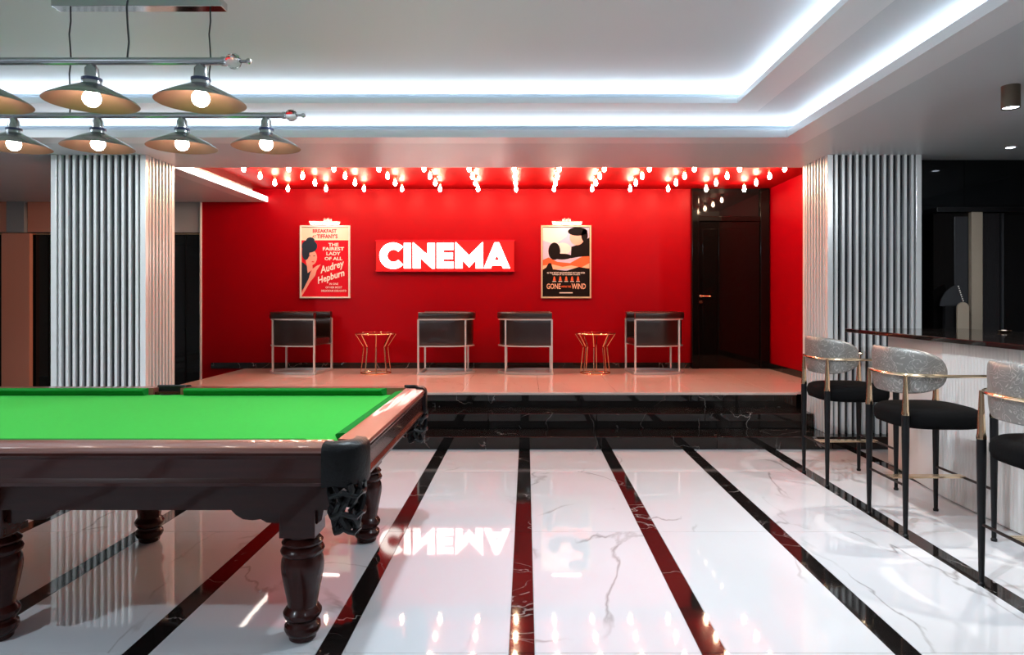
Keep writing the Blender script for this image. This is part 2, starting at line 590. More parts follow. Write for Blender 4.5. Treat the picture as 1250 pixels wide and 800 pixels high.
# ---- black door
door = struct('door_1', MB().box(2.40, 3.52, YB-.02, YB, STZ, ZS), gloss_black, label='glossy black door with transom at the right end of the red wall')
MB().bbox(2.40, 2.50, YB-.09, YB-.02, STZ, ZS-.002, .008).build('door_jamb', gloss_black, door)
MB().bbox(3.39, 3.52, YB-.09, YB-.02, STZ, ZS-.002, .008).build('door_jamb', gloss_black, door)
MB().bbox(2.50, 3.39, YB-.09, YB-.02, 2.57, 2.64, .008).build('door_head', gloss_black, door)
MB().box(2.50, 3.39, YB-.04, YB-.02, 2.64, ZS-.002).build('transom_panel', dark_glass, door, 0)
leaf = MB().bbox(2.505, 3.385, YB-.06, YB-.02, STZ+.005, 2.568, .004).build('door_leaf', gloss_black, door)
for a, b in ((2.56, 2.76), (2.79, 3.20)):
    MB().bbox(a, b, YB-.066, YB-.058, STZ+.10, 2.46, .003).build('leaf_panel', gloss_black, leaf)
h = MB().lathe([(.0, 0), (.026, 0), (.026, .012), (.0, .012)], n=16, caps=False)
hd = MB()
for zc in (1.485, 1.40):
    hd.add([(2.53+p[0], YB-.06-p[2], zc+p[1]) for p in h.v], h.f)
hd.tube([(2.53, YB-.06, 1.485), (2.53, YB-.105, 1.485), (2.55, YB-.11, 1.485), (2.665, YB-.11, 1.485)], .009, 8)
hd.build('door_handle', rose_gold, leaf)


# ------------------------------------------------------------------ fluted columns
def column(x0, x1, y0, y1, z0, label, inner):
    """inner: 'r' or 'l', the side facing the stage"""
    t = thing('fluted_column', label, 'column', ((x0+x1)/2, (y0+y1)/2, z0))
    cx, cy = (x0+x1)/2, (y0+y1)/2
    H = Z1-z0
    e = .035
    MB().box(x0+e-cx, x1-e-cx, y0+e-cy, y1-e-cy, 0, H).build('core', steel_dark, t, 0)
    for (px, py) in ((x0, y0), (x1, y0), (x0, y1), (x1, y1)):
        ax = px if px == x0 else px-.055; ay = py if py == y0 else py-.055
        MB().bbox(ax-cx, ax+.055-cx, ay-cy, ay+.055-cy, 0, H, .004).build('corner_post', steel_satin, t)
    n = 12
    first = None
    prof = lambda w, d: [(-w, 0), (-w, -d*.9), (-w*.85, -d), (w*.85, -d), (w, -d*.9), (w, 0)]
    fm = MB().prism(prof(.0140, .034), lambda u, v, w: (u, v, w), H).build('flute', steel_satin, t, 20)
    step = (x1-x0-.11)/n
    fm.location = (x0+.055+step*.5-cx, y0+e-cy, 0)
    for i in range(1, n):
        inst(fm, (x0+.055+step*(i+.5)-cx, y0+e-cy, 0), t)
    m = 7
    step = (y1-y0-.11)/m
    sgn = 1 if inner == 'r' else -1
    sx = (x1-e) if inner == 'r' else (x0+e)
    for i in range(m):
        o = inst(fm, (sx-cx, y0+.055+step*(i+.5)-cy, 0), t)
        o.rotation_euler = (0, 0, sgn*PI/2)
    return t


column(-4.655, -3.725, 6.68, 7.23, 0.122, 'silver fluted metal column behind the green snooker table', 'r')
column(2.947, 3.869, 6.68, 7.28, 0.122, 'silver fluted metal column at the end of the bar counter', 'l')

# ------------------------------------------------------------------ back bar at the right
bkw = struct('wall_bar', MB().box(3.875, XR, 6.95, 7.29, 0, Z1), dark_glass, label='black glass wall behind the bar')
for i in range(3):
    MB().box(3.88+i*.575, 3.88+(i+1)*.575-.004, 6.942, 6.95, 2.40, Z1-.01).build('glass_panel', dark_glass, bkw, 0)
cab = thing('back_bar_cabinet', 'tall black back bar cabinet with pale upright board behind the counter', 'cabinet', (4.645, 6.75, 0))
MB().box(-.62, .80, .0, .19, 0, 2.30).build('carcass', gloss_black, cab, 0)
MB().bbox(-.62, .80, -.06, .19, 2.30, 2.345, .004).build('top_board', black_metal, cab)
MB().bbox(-.275, -.165, -.05, .0, 0, 2.30, .004).build('upright_board', beige_board, cab)
rb = MB()
for i in range(11):
    rb.box(-.16+i*.0165, -.148+i*.0165, -.022, 0, 0.05, 2.29)
rb.build('ribbed_door', dark_ribbed, cab, 0)
MB().bbox(.035, .06, -.03, 0, 0.02, 2.29, .003).build('door_stile', charcoal, cab)
MB().bbox(.075, .27, -.016, 0, 0.02, 2.28, .003).build('door_panel', gloss_black, cab)
MB().bbox(.30, .32, -.03, 0, 0.02, 2.29, .003).build('door_stile', charcoal, cab)
MB().bbox(-.42, -.285, -.012, 0, 0.02, 2.26, .003).build('door_panel', charcoal, cab)
arch = thing('arched_board', 'small beige arch topped board standing in front of the black cabinet', 'board', (4.20, 6.56, 1.0))
pts = [(-.055, 0), (.055, 0)]+[(.055*math.cos(a), .36+.055*math.sin(a)) for a in [PI*k/10 for k in range(11)]]
MB().prism(pts, lambda u, v, w: (u, w, v), .02).build('panel', beige_board, arch)
MB().box(-.055, .055, 0, .06, 0, .01).build('foot', beige_board, arch)
fan = thing('display_fan', 'dark fan shaped rack edged with a row of white beads', 'rack', (4.26, 6.63, 1.0))
fp = [(0, .36)]+[(.24*math.cos(a), (.36)+.24*math.sin(a)) for a in [PI*(.58+.40*k/8) for k in range(9)]]
MB().prism(fp, lambda u, v, w: (u, w, v), .015).build('blade', charcoal, fan)
MB().box(-.20, -.02, -.01, .03, 0, .38).build('stand', black_metal, fan)
bd = MB()
for k in range(9):
    r = .05+k*.021; a = PI*.60
    bd.lathe([(.0, -.007), (.006, -.004), (.007, 0), (.006, .004), (0, .007)], (r*math.cos(a), -.006, (.36)+r*math.sin(a)), 6, False)
bd.build('bead_row', p_white, fan)
back_c = thing('back_counter', 'low black counter under the back bar cabinet', 'counter', (4.75, 6.55, 0))
MB().bbox(-.75, .80, -.13, .10, 0, .97, .004).build('body', gloss_black, back_c)
MB().bbox(-.77, .82, -.15, .10, .97, 1.0, .004).build('top', black_marble, back_c)

# ------------------------------------------------------------------ bar counter
bar = thing('bar_counter', 'white fluted bar counter with black marble top', 'bar', (3.4, 4.3, 0))
MB().bbox(2.93-3.4, 4.02-3.4, 2.0-4.3, 6.28-4.3, 1.143, 1.175, .004).build('countertop', black_marble, bar)
path = catmull([(3.20, 6.03, 0), (3.11, 5.55, 0), (3.045, 5.05, 0), (3.03, 4.5, 0), (3.03, 3.6, 0), (3.03, 2.9, 0), (3.03, 2.1, 0)], 10)
ln = [0]
for a, b in zip(path[:-1], path[1:]): ln.append(ln[-1]+(b-a).length)


def on_path(s):
    for i in range(len(ln)-1):
        if s <= ln[i+1] or i == len(ln)-2:
            f = (s-ln[i])/(ln[i+1]-ln[i])
            p = path[i].lerp(path[i+1], f); t = (path[i+1]-path[i]).normalized()
            return p, Vector((t.y, -t.x, 0))


rp = []
s = 0.0
P = .034
while s < ln[-1]:
    ribbed = on_path(s)[0].y < 5.0
    for k in range(8):
        ds = k/8
        if s+ds*P <= ln[-1]:
            p, nrm = on_path(s+ds*P)
            q = p+nrm*(.004+(.0045*(1-math.cos(2*PI*ds)) if ribbed else 0))
            rp.append((q.x, q.y))
    s += P
vs, fs = [], []
for (x, y) in rp:
    vs += [(x-3.4, y-4.3, 0.012), (x-3.4, y-4.3, 1.143)]
for i in range(len(rp)-1):
    fs.append((2*i, 2*i+2, 2*i+3, 2*i+1))
o = MB().add(vs, fs).build('fluted_front', counter_white, bar, 75)
bd = MB()
pp = [(p.x+.012, p.y) for p in path]+[(3.98, 2.1), (3.98, 6.03)]
bd.prism(pp, lambda u, v, w: (u-3.4, v-4.3, w), 1.143).build('carcass', counter_white, bar, 0)
dish = thing('brass_dish', 'small brass dish on the far edge of the bar counter', 'dish', (3.87, 5.53, 1.175))
MB().lathe([(0, 0), (.03, 0), (.05, .012), (.053, .016), (.048, .013), (.028, .004), (0, .004)], n=20, caps=False).build('bowl', gold, dish)
MB().lathe([(.0, .013), (.018, .013), (.018, .020), (0, .020)], n=12, caps=False).build('candle', p_white, dish)


# ------------------------------------------------------------------ bar stools
def make_stool(loc, label):
    t = thing('bar_stool', label, 'bar stool', loc, 0, 'bar stools along the counter')
    legs = [(-.25, .22), (-.25, -.22), (.24, .29), (.24, -.29)]
    for x, y in legs:
        lg = MB().lathe([(.016, 0), (.018, .012), (.0125, .02), (.013, .03), (.022, .62), (.0225, .745)], (x, y, 0), 12).build('leg', black_metal, t)
        MB().lathe([(.0235, .74), (.0235, .752), (.020, .77), (.010, .985)], (x, y, 0), 12).build('arm_post', gold, lg)
    half = [(.275, .293, 0), (.10, .305, 0), (-.10, .290, 0), (-.225, .235, 0), (-.285, .13, 0), (-.302, 0, 0)]
    full = half+[(x, -y, z) for x, y, z in half[-2::-1]]
    pth = [Vector((p.x, p.y, .985)) for p in catmull(full, 6)]
    MB().tube(pth, .0095, 8).build('arm_rail', gold, t)
    # seat cushion: stacked superellipse outlines
    secs = []
    for z, k in ((.655, .90), (.662, .965), (.69, 1.0), (.725, 1.0), (.752, .965), (.768, .86), (.775, .6), (.777, .2)):
        lp = []
        for q in range(40):
            a = 2*PI*q/40
            ca, sa = math.cos(a), math.sin(a)
            ex = 2/3.2
            x = math.copysign(abs(ca)**ex, ca)*.272*k
            y = math.copysign(abs(sa)**ex, sa)*(.268+.018*ca)*k
            lp.append((x, y, z))
        secs.append(lp)
    MB().loft(secs).build('seat', black_velvet, t, 60)
    # curved backrest pad
    bp = [(-.02, .262, 0), (-.13, .243, 0), (-.215, .18, 0), (-.262, .09, 0), (-.272, 0, 0)]
    bf = catmull(bp+[(x, -y, z) for x, y, z in bp[-2::-1]], 7)
    n = len(bf); secs = []
    for i, p in enumerate(bf):
        u = 2*i/(n-1)-1
        k = max(.03, (1-abs(u)**4.5))**.5
        tt = (bf[min(i+1, n-1)]-bf[max(i-1, 0)]).normalized()
        nn = Vector((-tt.y, tt.x, 0))
        hh, th = .142*k, .022*(k**.4)
        zc = 1.005
        lp = []
        for q in range(24):
            a = 2*PI*q/24
            ca, sa = math.cos(a), math.sin(a)
            dz = math.copysign(abs(sa)**.45, sa)*hh
            dn = math.copysign(abs(ca)**.8, ca)*th
            lean = -(dz+zc-.9)*.05
            pp = p+nn*dn
            lp.append((pp.x+lean, pp.y, zc+dz))
        secs.append(lp)
    MB().loft(secs).build('backrest', silver_damask, t, 60)
    for z, a, b in ((.31, legs[0], legs[1]), (.305, legs[2], legs[3])):
        MB().tube([(a[0], a[1], z), (b[0], b[1], z)], .0085, 8).build('stretcher', black_metal, t)
    ft = MB()
    for dy in (-.022, 0, .022):
        ft.bbox(-.25, .24, dy-.009, dy+.009, .305, .318, .002)
    ft.build('footrest', gold, t)
    # small brackets tying the pad to the rail
    return t


st = make_stool((2.56, 5.46, 0), 'bar stool with silver backrest nearest the fluted column')
copy_tree(st, (2.555, 4.37, 0), 0, 'silver backed bar stool in the middle of the row, black seat fully seen')
copy_tree(st, (2.55, 3.23, 0), 0, 'bar stool nearest the camera, cut by the right edge of the photo')

# ------------------------------------------------------------------ tub armchairs


def dpath(off=0.0, n=16, close_front=False):
    """D plan: open front at x=0, round back at x=-.72; from near front to far front"""
    hw = .31+off
    pts = [(0, -hw), (-.14, -hw), (-.28, -hw)]
    for k in range(1, n):
        a = -PI/2-PI*k/n
        pts.append((-.34+(.38+off)*math.cos(a), hw*math.sin(a)))
    pts += [(-.28, hw), (-.14, hw), (0, hw)]
    return pts


def make_chair(loc, rz, label):
    t = thing('tub_armchair', label, 'armchair', loc, rz, 'leather tub armchairs on the stage')

    def wall(off, th, z0, z1, rnd, name, m):
        secs = []
        P2 = [Vector((x, y, 0)) for x, y in dpath(off)]
        for i, p in enumerate(P2):
            tt = (P2[min(i+1, len(P2)-1)]-P2[max(i-1, 0)]).normalized()
            nn = Vector((-tt.y, tt.x, 0))
            zc, hh = (z0+z1)/2, (z1-z0)/2
            lp = []
            for q in range(16):
                a = 2*PI*q/16
                ca, sa = math.cos(a), math.sin(a)
                lp.append((p+nn*math.copysign(abs(ca)**rnd, ca)*th/2+Vector((0, 0, zc+math.copysign(abs(sa)**rnd, sa)*hh)))[:])
            secs.append(lp)
        return MB().loft(secs).build(name, m, t, 50)
    wall(-.035, .05, .385, .735, .3, 'shell', brown_leather)
    wall(-.02, .085, .742, .835, .45, 'top_roll', brown_leather)
    # seat cushion
    secs = []
    base = dpath(-.07)
    base = [(-.0, -.235)]+base[1:-1]+[(-.0, .235)]
    for z, k in ((.385, .97), (.395, 1.0), (.45, 1.0), (.475, .97), (.485, .85), (.488, .4)):
        secs.append([(-.33+(x+.33)*k, y*k, z) for x, y in base])
    MB().loft(secs).build('seat', brown_leather, t, 50)
    fr = .0115
    P3 = lambda z: [(x, y, z) for x, y in dpath(0.0)]
    MB().tube(P3(.738), fr, 4, square=True).build('top_frame', chrome, t)
    MB().tube(P3(.0145), .0145, 4, closed=True, square=True).build('base_frame', base_steel, t)
    MB().tube(P3(.378), fr*.7, 4, square=True).build('seat_frame', chrome, t)
    for x, y in ((0, -.31), (0, .31), (-.62, -.2095), (-.62, .2095)):
        MB().tube([(x, y, .0), (x, y, .738)], fr, 4, square=True).build('leg', chrome, t)
    return t


CY = 9.41
CZ = STZ+.0025
ch = make_chair((-2.80, CY, CZ), -.09, 'leftmost brown leather tub armchair with silver frame, below the red poster')
copy_tree(ch, (-1.44, CY, CZ), PI, 'brown leather tub armchair second from left, below the left of the lit sign')
copy_tree(ch, (.34, CY, CZ), 0, 'brown leather tub armchair third from left, below the right end of the sign')
copy_tree(ch, (1.434, CY, CZ), PI+.06, 'rightmost brown leather tub armchair with silver frame, beside the black door')


# ------------------------------------------------------------------ wire side tables
def make_side(loc, label, rz=0):
    t = thing('side_table', label, 'side table', loc, rz, 'wire side tables between the armchairs')
    n = 8

    def circ(r, z, k=32): return [(r*math.cos(2*PI*i/k), r*math.sin(2*PI*i/k), z) for i in range(k)]
    MB().tube(circ(.272, .545), .008, 6, closed=True).build('top_ring', rose_gold, t)
    MB().lathe([(0, .543), (.268, .543), (.268, .551), (0, .551)], n=32, caps=False).build('top', dark_glass, t)
    MB().tube(circ(.20, .008), .008, 6, closed=True).build('base_ring', rose_gold, t)
    for i in range(n):
        a = 2*PI*(i+.3)/n
        c, s = math.cos(a), math.sin(a)
        MB().tube([(.268*c, .268*s, .54), (.165*c, .165*s, .375), (.162*c, .162*s, .355), (.20*c, .20*s, .008)], .0065, 6).build('leg', rose_gold, t)
    return t


sd = make_side((-2.05, 9.30, STZ), 'rose gold wire side table between the two left armchairs')
copy_tree(sd, (.937, 9.30, STZ), .35, 'rose gold wire side table between the two right armchairs')


# ------------------------------------------------------------------ text helper
def text(body, cx, cz, height, m, parent, y, name='lettering', width=None, bold=0.0, shear=0.0, rot=0.0):
    cu = bpy.data.curves.new('t', 'FONT')
    cu.body = body
    cu.size = 1.0
    cu.offset = bold
    cu.shear = shear
    cu.align_x = 'CENTER'
    cu.resolution_u = 2
    o = bpy.data.objects.new('t', cu); COL.objects.link(o)
    bpy.context.view_layer.update()
    me = bpy.data.meshes.new_from_object(o.evaluated_get(bpy.context.evaluated_depsgraph_get()))
    bpy.data.objects.remove(o); bpy.data.curves.remove(cu)
    xs_ = [v.co.x for v in me.vertices]; ys_ = [v.co.y for v in me.vertices]
    x0, x1, y0, y1 = min(xs_), max(xs_), min(ys_), max(ys_)
    sy = height/(y1-y0); sx = (width/(x1-x0)) if width else sy
    for v in me.vertices:
        a, b = (v.co.x-(x0+x1)/2)*sx, (v.co.y-(y0+y1)/2)*sy
        v.co = (cx+a*math.cos(rot)-b*math.sin(rot), y, cz+a*math.sin(rot)+b*math.cos(rot))
    me.materials.clear(); me.materials.append(m); me.name = name
    ob = bpy.data.objects.new(name, me); COL.objects.link(ob); ob.parent = parent
    return ob


# ------------------------------------------------------------------ posters
KW = 83.7   # px per metre at the back wall


def poster(name, label, cx, frame_m):
    t = thing(name, label, 'poster', (cx, YB, 1.985))
    w, hgt, b, d = .365, .53, .022, .035
    f = MB()
    f.bbox(-w, -w+b, -d, 0, -hgt, hgt, .003).bbox(w-b, w, -d, 0, -hgt, hgt, .003)
    f.bbox(-w+b, w-b, -d, 0, hgt-b, hgt, .003).bbox(-w+b, w-b, -d, 0, -hgt, -hgt+b, .003)
    f.build('frame', frame_m, t)
    return t


def patch(parent, pts, m, y, name):
    """flat printed shape; pts in poster pixels of a 397 x 580 sheet, origin top left"""
    q = [((u-198.5)/397*.73, (290-v)/580*1.06) for u, v in pts]
    return MB().prism(q, lambda a, b, w: (a, y+w, b), .0008).build(name, m, parent, 0)


def ell(cx, cy, rx, ry, n=20, a0=0, a1=2*PI):
    return [(cx+rx*math.cos(a0+(a1-a0)*k/n), cy+ry*math.sin(a0+(a1-a0)*k/n)) for k in range(n)]


def ptext(parent, body, u, v, hpx, m, y, width=None, **k):
    return text(body, (u-198.5)/397*.73, (290-v)/580*1.06, hpx/580*1.06, m, parent, y,
                width=width/397*.73 if width else None, **k)


a = poster('framed_poster', 'red and cream framed film poster with a dark haired woman, left of the sign', -2.934, frame_white)
MB().box(-.345, .345, -.014, 0, -.51, .51).build('print', p_red, a, 0)
patch(a, [(12, 14), (385, 14), (385, 118), (12, 118)], p_cream, -.0160, 'header_print')
patch(a, [(12, 290)]+[(30, 300), (60, 330), (75, 345), (85, 395), (60, 450), (30, 500), (12, 520)], p_navy, -.0160, 'dress_print')
patch(a, [(12, 540), (40, 480), (70, 420), (80, 380), (100, 345), (135, 320), (165, 310), (150, 330), (130, 360), (120, 400), (80, 450), (40, 520), (12, 565)], p_skin, -.0170, 'arm_print')
patch(a, [(45, 280), (95, 290), (100, 350), (60, 380), (55, 330)], p_skin, -.0168, 'neck_print')
patch(a, ell(88, 255, 46, 62), p_skin, -.0172, 'face_print')
patch(a, ell(75, 165, 62, 52)+[], p_navy, -.0180, 'hair_print')
patch(a, ell(45, 215, 30, 60), p_navy, -.0181, 'hair_print')
patch(a, ell(82, 120, 34, 26), p_navy, -.0182, 'hair_print')
for bx_, by_ in ((75, 243), (112, 243)):
    patch(a, ell(bx_, by_, 9, 3, 8), p_navy, -.0184, 'eye_print')
patch(a, ell(102, 290, 12, 4, 8), p_red, -.0184, 'lips_print')
ptext(a, 'BREAKFAST', 195, 44, 30, p_red, -.0170, 190, bold=.035)
ptext(a, 'AT', 112, 88, 20, p_red, -.0170, 32, bold=.03)
ptext(a, "TIFFANY'S", 215, 86, 34, p_red, -.0170, 165, bold=.035)
for s_, v_, w_ in (('THE', 153, 80), ('FAIREST', 186, 168), ('LADY', 224, 112), ('OF ALL', 264, 142)):
    ptext(a, s_, 265, v_, 27, p_white, -.0190, w_, bold=.03)
ptext(a, 'Audrey', 255, 335, 74, p_white, -.0190, 205, bold=.025, shear=.35, rot=.30)
ptext(a, 'Hepburn', 245, 415, 70, p_white, -.0190, 225, bold=.025, shear=.35, rot=.30)
for s_, v_, w_ in (('IN ONE', 466, 70), ('OF HER MOST', 494, 130), ('DELICIOUS DELIGHTS!', 521, 200)):
    ptext(a, s_, 268, v_, 16, p_white, -.0190, w_, bold=.015)

b = poster('framed_poster', 'dark framed film poster with fiery clouds and a couple, right of the sign', .58, frame_gold)
MB().box(-.345, .345, -.014, 0, -.51, .51).build('print', p_black, b, 0)
patch(b, [(14, 16), (383, 16), (383, 360), (14, 360)], p_lav, -.0158, 'sky_print')
patch(b, [(14, 16), (230, 16), (200, 90), (110, 150), (14, 120)], p_pale, -.0162, 'cloud_print')
patch(b, [(14, 275), (60, 255), (130, 290), (230, 300), (300, 260), (383, 225), (383, 352), (290, 330), (200, 345), (110, 352), (14, 340)], p_fire, -.0166, 'fire_print')
patch(b, [(14, 320), (90, 310), (170, 330), (240, 318), (320, 335), (383, 300), (383, 340), (14, 352)], p_peach, -.0168, 'fire_print')
patch(b, [(240, 170), (300, 150), (383, 95), (383, 245), (300, 250), (235, 262)], p_black, -.0170, 'jacket_print')
patch(b, ell(285, 95, 58, 62), p_skin, -.0172, 'face_print')
patch(b, ell(290, 48, 78, 34)+[], p_black, -.0174, 'hair_print')
patch(b, ell(345, 80, 26, 50), p_black, -.0174, 'hair_print')
patch(b, ell(170, 185, 68, 48), p_pale, -.0172, 'face_print')
patch(b, ell(105, 205, 48, 70), p_black, -.0175, 'hair_print')
patch(b, ell(165, 248, 80, 24), p_black, -.0174, 'hair_print')
patch(b, [(14, 352), (40, 335), (60, 300), (80, 300), (95, 350), (200, 362), (300, 330), (383, 345), (383, 566), (14, 566)], p_black, -.0178, 'ground_print')
ptext(b, 'CLARK GABLE', 90, 50, 14, p_white, -.0190, 110)
ptext(b, 'VIVIEN LEIGH', 95, 90, 12, p_white, -.0190, 120)
ptext(b, 'IN THE MOST MAGNIFICENT PICTURE EVER', 198, 378, 13, p_white, -.0190, 300, bold=.02)
ptext(b, 'WINNER OF TEN ACADEMY AWARDS', 198, 392, 9, p_white, -.0190, 220, bold=.02)
for k in range(5):
    u = 105+k*47
    patch(b, [(u-11, 440), (u-6, 412), (u, 404), (u+6, 412), (u+11, 440)], p_fire, -.0184, 'figure_print')
    patch(b, [(u-15, 444), (u+15, 444), (u+15, 449), (u-15, 449)], p_white, -.0184, 'caption_print')
ptext(b, 'GONE', 100, 485, 44, p_peach, -.0190, 112, bold=.015)
ptext(b, 'WITH THE', 198, 488, 16, p_fire, -.0190, 78, bold=.03)
ptext(b, 'WIND', 298, 485, 44, p_peach, -.0190, 112, bold=.015)
patch(b, [(145, 533), (250, 533), (250, 541), (145, 541)], p_white, -.0184, 'caption_print')


def picture_light(cx, label, lit):
    t = thing('picture_light', label, 'wall lamp', (cx, YB, 2.60))
    MB().bbox(-.06, .06, -.012, 0, -.035, .012, .003).build('wall_plate', chrome, t)
    br = MB()
    for sx in (-.035, .035):
        br.tube([(sx, -.01, -.01), (sx*.8, -.05, .02), (sx*.6, -.11, .0), (sx*.6, -.14, -.045)], .006, 6)
    br.build('arm', chrome, t)
    MB().bbox(-.22, .22, -.175, -.115, -.062, -.040, .006).build('lamp_housing', chrome, t)
    tp = [( -.205+.41*k/4, -.145, -.068) for k in range(5)]
    MB().tube(tp, .013, 8).build('tube', pic_glow, t)
    return t


picture_light(-2.90, 'slim picture lamp above the red film poster', 1)
picture_light(.585, 'slim glowing picture lamp above the dark film poster', 1)

# ------------------------------------------------------------------ CINEMA sign
sg = thing('illuminated_sign', 'red light box sign reading CINEMA in glowing white letters', 'sign', (-1.18, YB, 2.07))
SC = 1/(6.944*KW*1.006)     # sign picture units -> metres


def sp(u, v):
    return ((u-619)*SC, (193-v)*SC)


x0, zt = sp(33, 62); x1, zb = sp(1205, 325)
MB().bbox(x0, x1, -.07, 0, zb, zt, .006).build('light_box', sign_red, sg)
for (a0, b0, c0, d0) in ((x0-.006, x1+.006, zt-.012, zt+.006), (x0-.006, x1+.006, zb-.006, zb+.012)):
    MB().bbox(a0, b0, -.076, 0, c0, d0, .002).build('box_edge', p_red, sg)
carc = [(180+115*math.cos(q), 193+112*math.sin(q)) for q in [math.radians(42+276*k/24) for k in range(25)]]
carc += [(184+54*math.cos(q), 193+52*math.sin(q)) for q in [math.radians(318-276*k/24+0) for k in range(25)]]
L = [[carc],
     [[(272, 85), (330, 85), (330, 300), (272, 300)]],
     [[(348, 80), (352, 80), (472, 185), (472, 85), (533, 85), (533, 302), (510, 302), (412, 212), (412, 300), (348, 300)]],
     [[(550, 85), (692, 85), (692, 143), (608, 143), (608, 166), (686, 166), (686, 222), (608, 222), (608, 243), (692, 243), (692, 300), (550, 300)]],
     [[(708, 79), (714, 79), (825, 190), (936, 79), (942, 79), (942, 300), (880, 300), (880, 230), (825, 292), (768, 230), (768, 300), (708, 300)]],
     [[(1040, 80), (1059, 80), (1059, 190), (1040, 230), (1059, 230), (1059, 275), (1018, 275), (1008, 300), (948, 300)],
      [(1059, 80), (1078, 80), (1172, 300), (1112, 300), (1100, 275), (1059, 275), (1059, 230), (1080, 230), (1059, 190)]]]
for polys in L:
    m_ = MB()
    for p in polys:
        m_.prism([sp(u, v) for u, v in p], lambda u, v, w: (u, -.070-w, v), .018)
    m_.build('letter', sign_white, sg, 0)

# ------------------------------------------------------------------ stage ceiling bulbs
gb = MB().lathe([(0, -.132), (.011, -.128), (.020, -.115), (.024, -.099), (.022, -.082), (.014, -.058), (.012, -.045)], n=10, caps=False)
cp = MB().lathe([(.016, -.052), (.019, -.030), (.019, -.014), (.034, -.012), (.034, 0)], n=12)
rows = [(9.39, 'in the row by the wall'), (8.90, 'in the second row out'),
        (8.41, 'in the third row out'), (7.92, 'in the front row at the ceiling edge')]
ORD = ['first', 'second', 'third', 'fourth', 'fifth', 'sixth', 'seventh', 'eighth', 'ninth', 'tenth', 'eleventh', 'twelfth', 'thirteenth']
b0 = None
for y, where in rows:
    for k in range(13):
        loc = (-.141+.523*(k-6), y, ZS)
        lab = 'glowing pear shaped bulb, %s from left %s' % (ORD[k], where)
        if b0 is None:
            b0 = thing('ceiling_bulb', lab, 'light bulb', loc, 0, 'bare bulbs on the red stage ceiling')
            gb.build('glass', stage_glow, b0)
            cp.build('socket', rose_gold, b0)
        else:
            copy_tree(b0, loc, 0, lab)


# ------------------------------------------------------------------ pendant lamps over the table
def make_pendant(cx, cy, label):
    ZR = 2.478
    t = thing('bar_pendant_lamp', label, 'lamp', (cx, cy, Z3), 0, 'pendant lamps over the snooker table')
    R = ZR-Z3
    MB().bbox(-.473, .473, -.04, .04, -.045, 0, .003).build('canopy', steel_mirror, t)
    for sx in (-.392, .392):
        cdp = [(sx+.004*math.sin(k*2.1), .003*math.cos(k*1.7), -.04+(R+.01+.04)*k/8) for k in range(9)]
        MB().tube(cdp, .0045, 6).build('cord', cable_black, t)
    MB().tube([(-.81, 0, R), (.81, 0, R)], .0165, 12).build('rail', pewter, t)
    for s in (-1, 1):
        cap = MB().lathe([(.020, .80), (.020, .815), (.012, .820)], n=12)
        fc = MB().add([(s*p[2], p[0], R+p[1]) for p in cap.v], cap.f).build('finial_cap', pewter, t)
        cap = MB().lathe([(.007, .875), (.007, .905), (.012, .909), (.013, .918), (.009, .925), (.002, .928)], n=10)
        MB().add([(s*p[2], p[0], R+p[1]) for p in cap.v], cap.f).build('finial_knob', pewter, fc)
        ball = MB().lathe([(.004+.0*k, .82) if k == 0 else (.034*math.sin(PI*k/8), .849-.034*math.cos(PI*k/8)) for k in range(8)]+[(.003, .883)], n=14)
        MB().add([(s*p[2], p[0], R+p[1]) for p in ball.v], ball.f).build('crystal_ball', crystal, fc, 10)
    for k in range(4):
        x = (k-1.5)*.472
        K = 1.075
        g = lambda pr: [(r*K, R+(z-R)*K) for r, z in pr]
        out = g([(.172, R-.168), (.165, R-.160), (.11, R-.128), (.052, R-.100), (.034, R-.092)])
        sh = MB().lathe(out, (x, 0, 0), 40, False).build('lamp_shade', pewter, t)
        inn = g([(.172, R-.168), (.163, R-.164), (.108, R-.132), (.050, R-.104), (.002, R-.098)])
        MB().lathe(inn, (x, 0, 0), 40, False).build('shade_lining', bronze_in, sh)
        MB().lathe(g([(.036, R-.100), (.036, R-.080), (.033, R-.074), (.028, R-.070), (.0255, R-.030), (.020, R-.022), (.010, R-.008), (.010, R)]), (x, 0, 0), 20).build('lamp_holder', pewter, sh)
        MB().lathe(g([(.036, R-.081), (.0375, R-.079), (.0375, R-.069), (.030, R-.067)]), (x, 0, 0), 20).build('collar', navy, sh)
        gl = [(.034*math.sin(PI*q/8), R-.150-.034*math.cos(PI*q/8)) for q in range(1, 7)]+[(.014, R-.112), (.014, R-.098)]
        MB().lathe(g([(.001, R-.184)]+gl), (x, 0, 0), 14).build('bulb', pend_glow, sh)
    return t


pl = make_pendant(-2.167, 3.83, 'far four shade bar pendant lamp hanging over the green table')
near = copy_tree(pl, (-2.118, 2.957, Z3), 0, 'near bar pendant lamp over the table, cut by the left edge')

# ------------------------------------------------------------------ ceiling spots over the bar
cs = thing('ceiling_spot', 'bronze cylinder spot lamp on the ceiling above the bar', 'lamp', (3.21, 4.524, Z1))
cyl = MB().lathe([(.046, -.145), (.055, -.150), (.055, 0), (.0, 0)], n=24, caps=False)
cyl.build('housing', spot_bronze, cs)
MB().lathe([(.0, -.142), (.046, -.142), (.046, -.1425), (0, -.1425)], n=20, caps=False).build('lens', lens_glow, cs)
spot('bar_spot_light', (3.21, 4.524, Z1-.155), SPOT_W, 2.0, .5, .03)
c2 = copy_tree(cs, (3.21, 2.75, Z1), 0, 'second bronze cylinder spot lamp on the ceiling, above the near end of the bar')
spot('bar_spot_light', (3.21, 2.75, Z1-.155), SPOT_W, 2.0, .5, .03)
rs = thing('recessed_spot', 'small bright recessed downlight in the ceiling near the black glass', 'lamp', (4.51, 6.36, Z1))
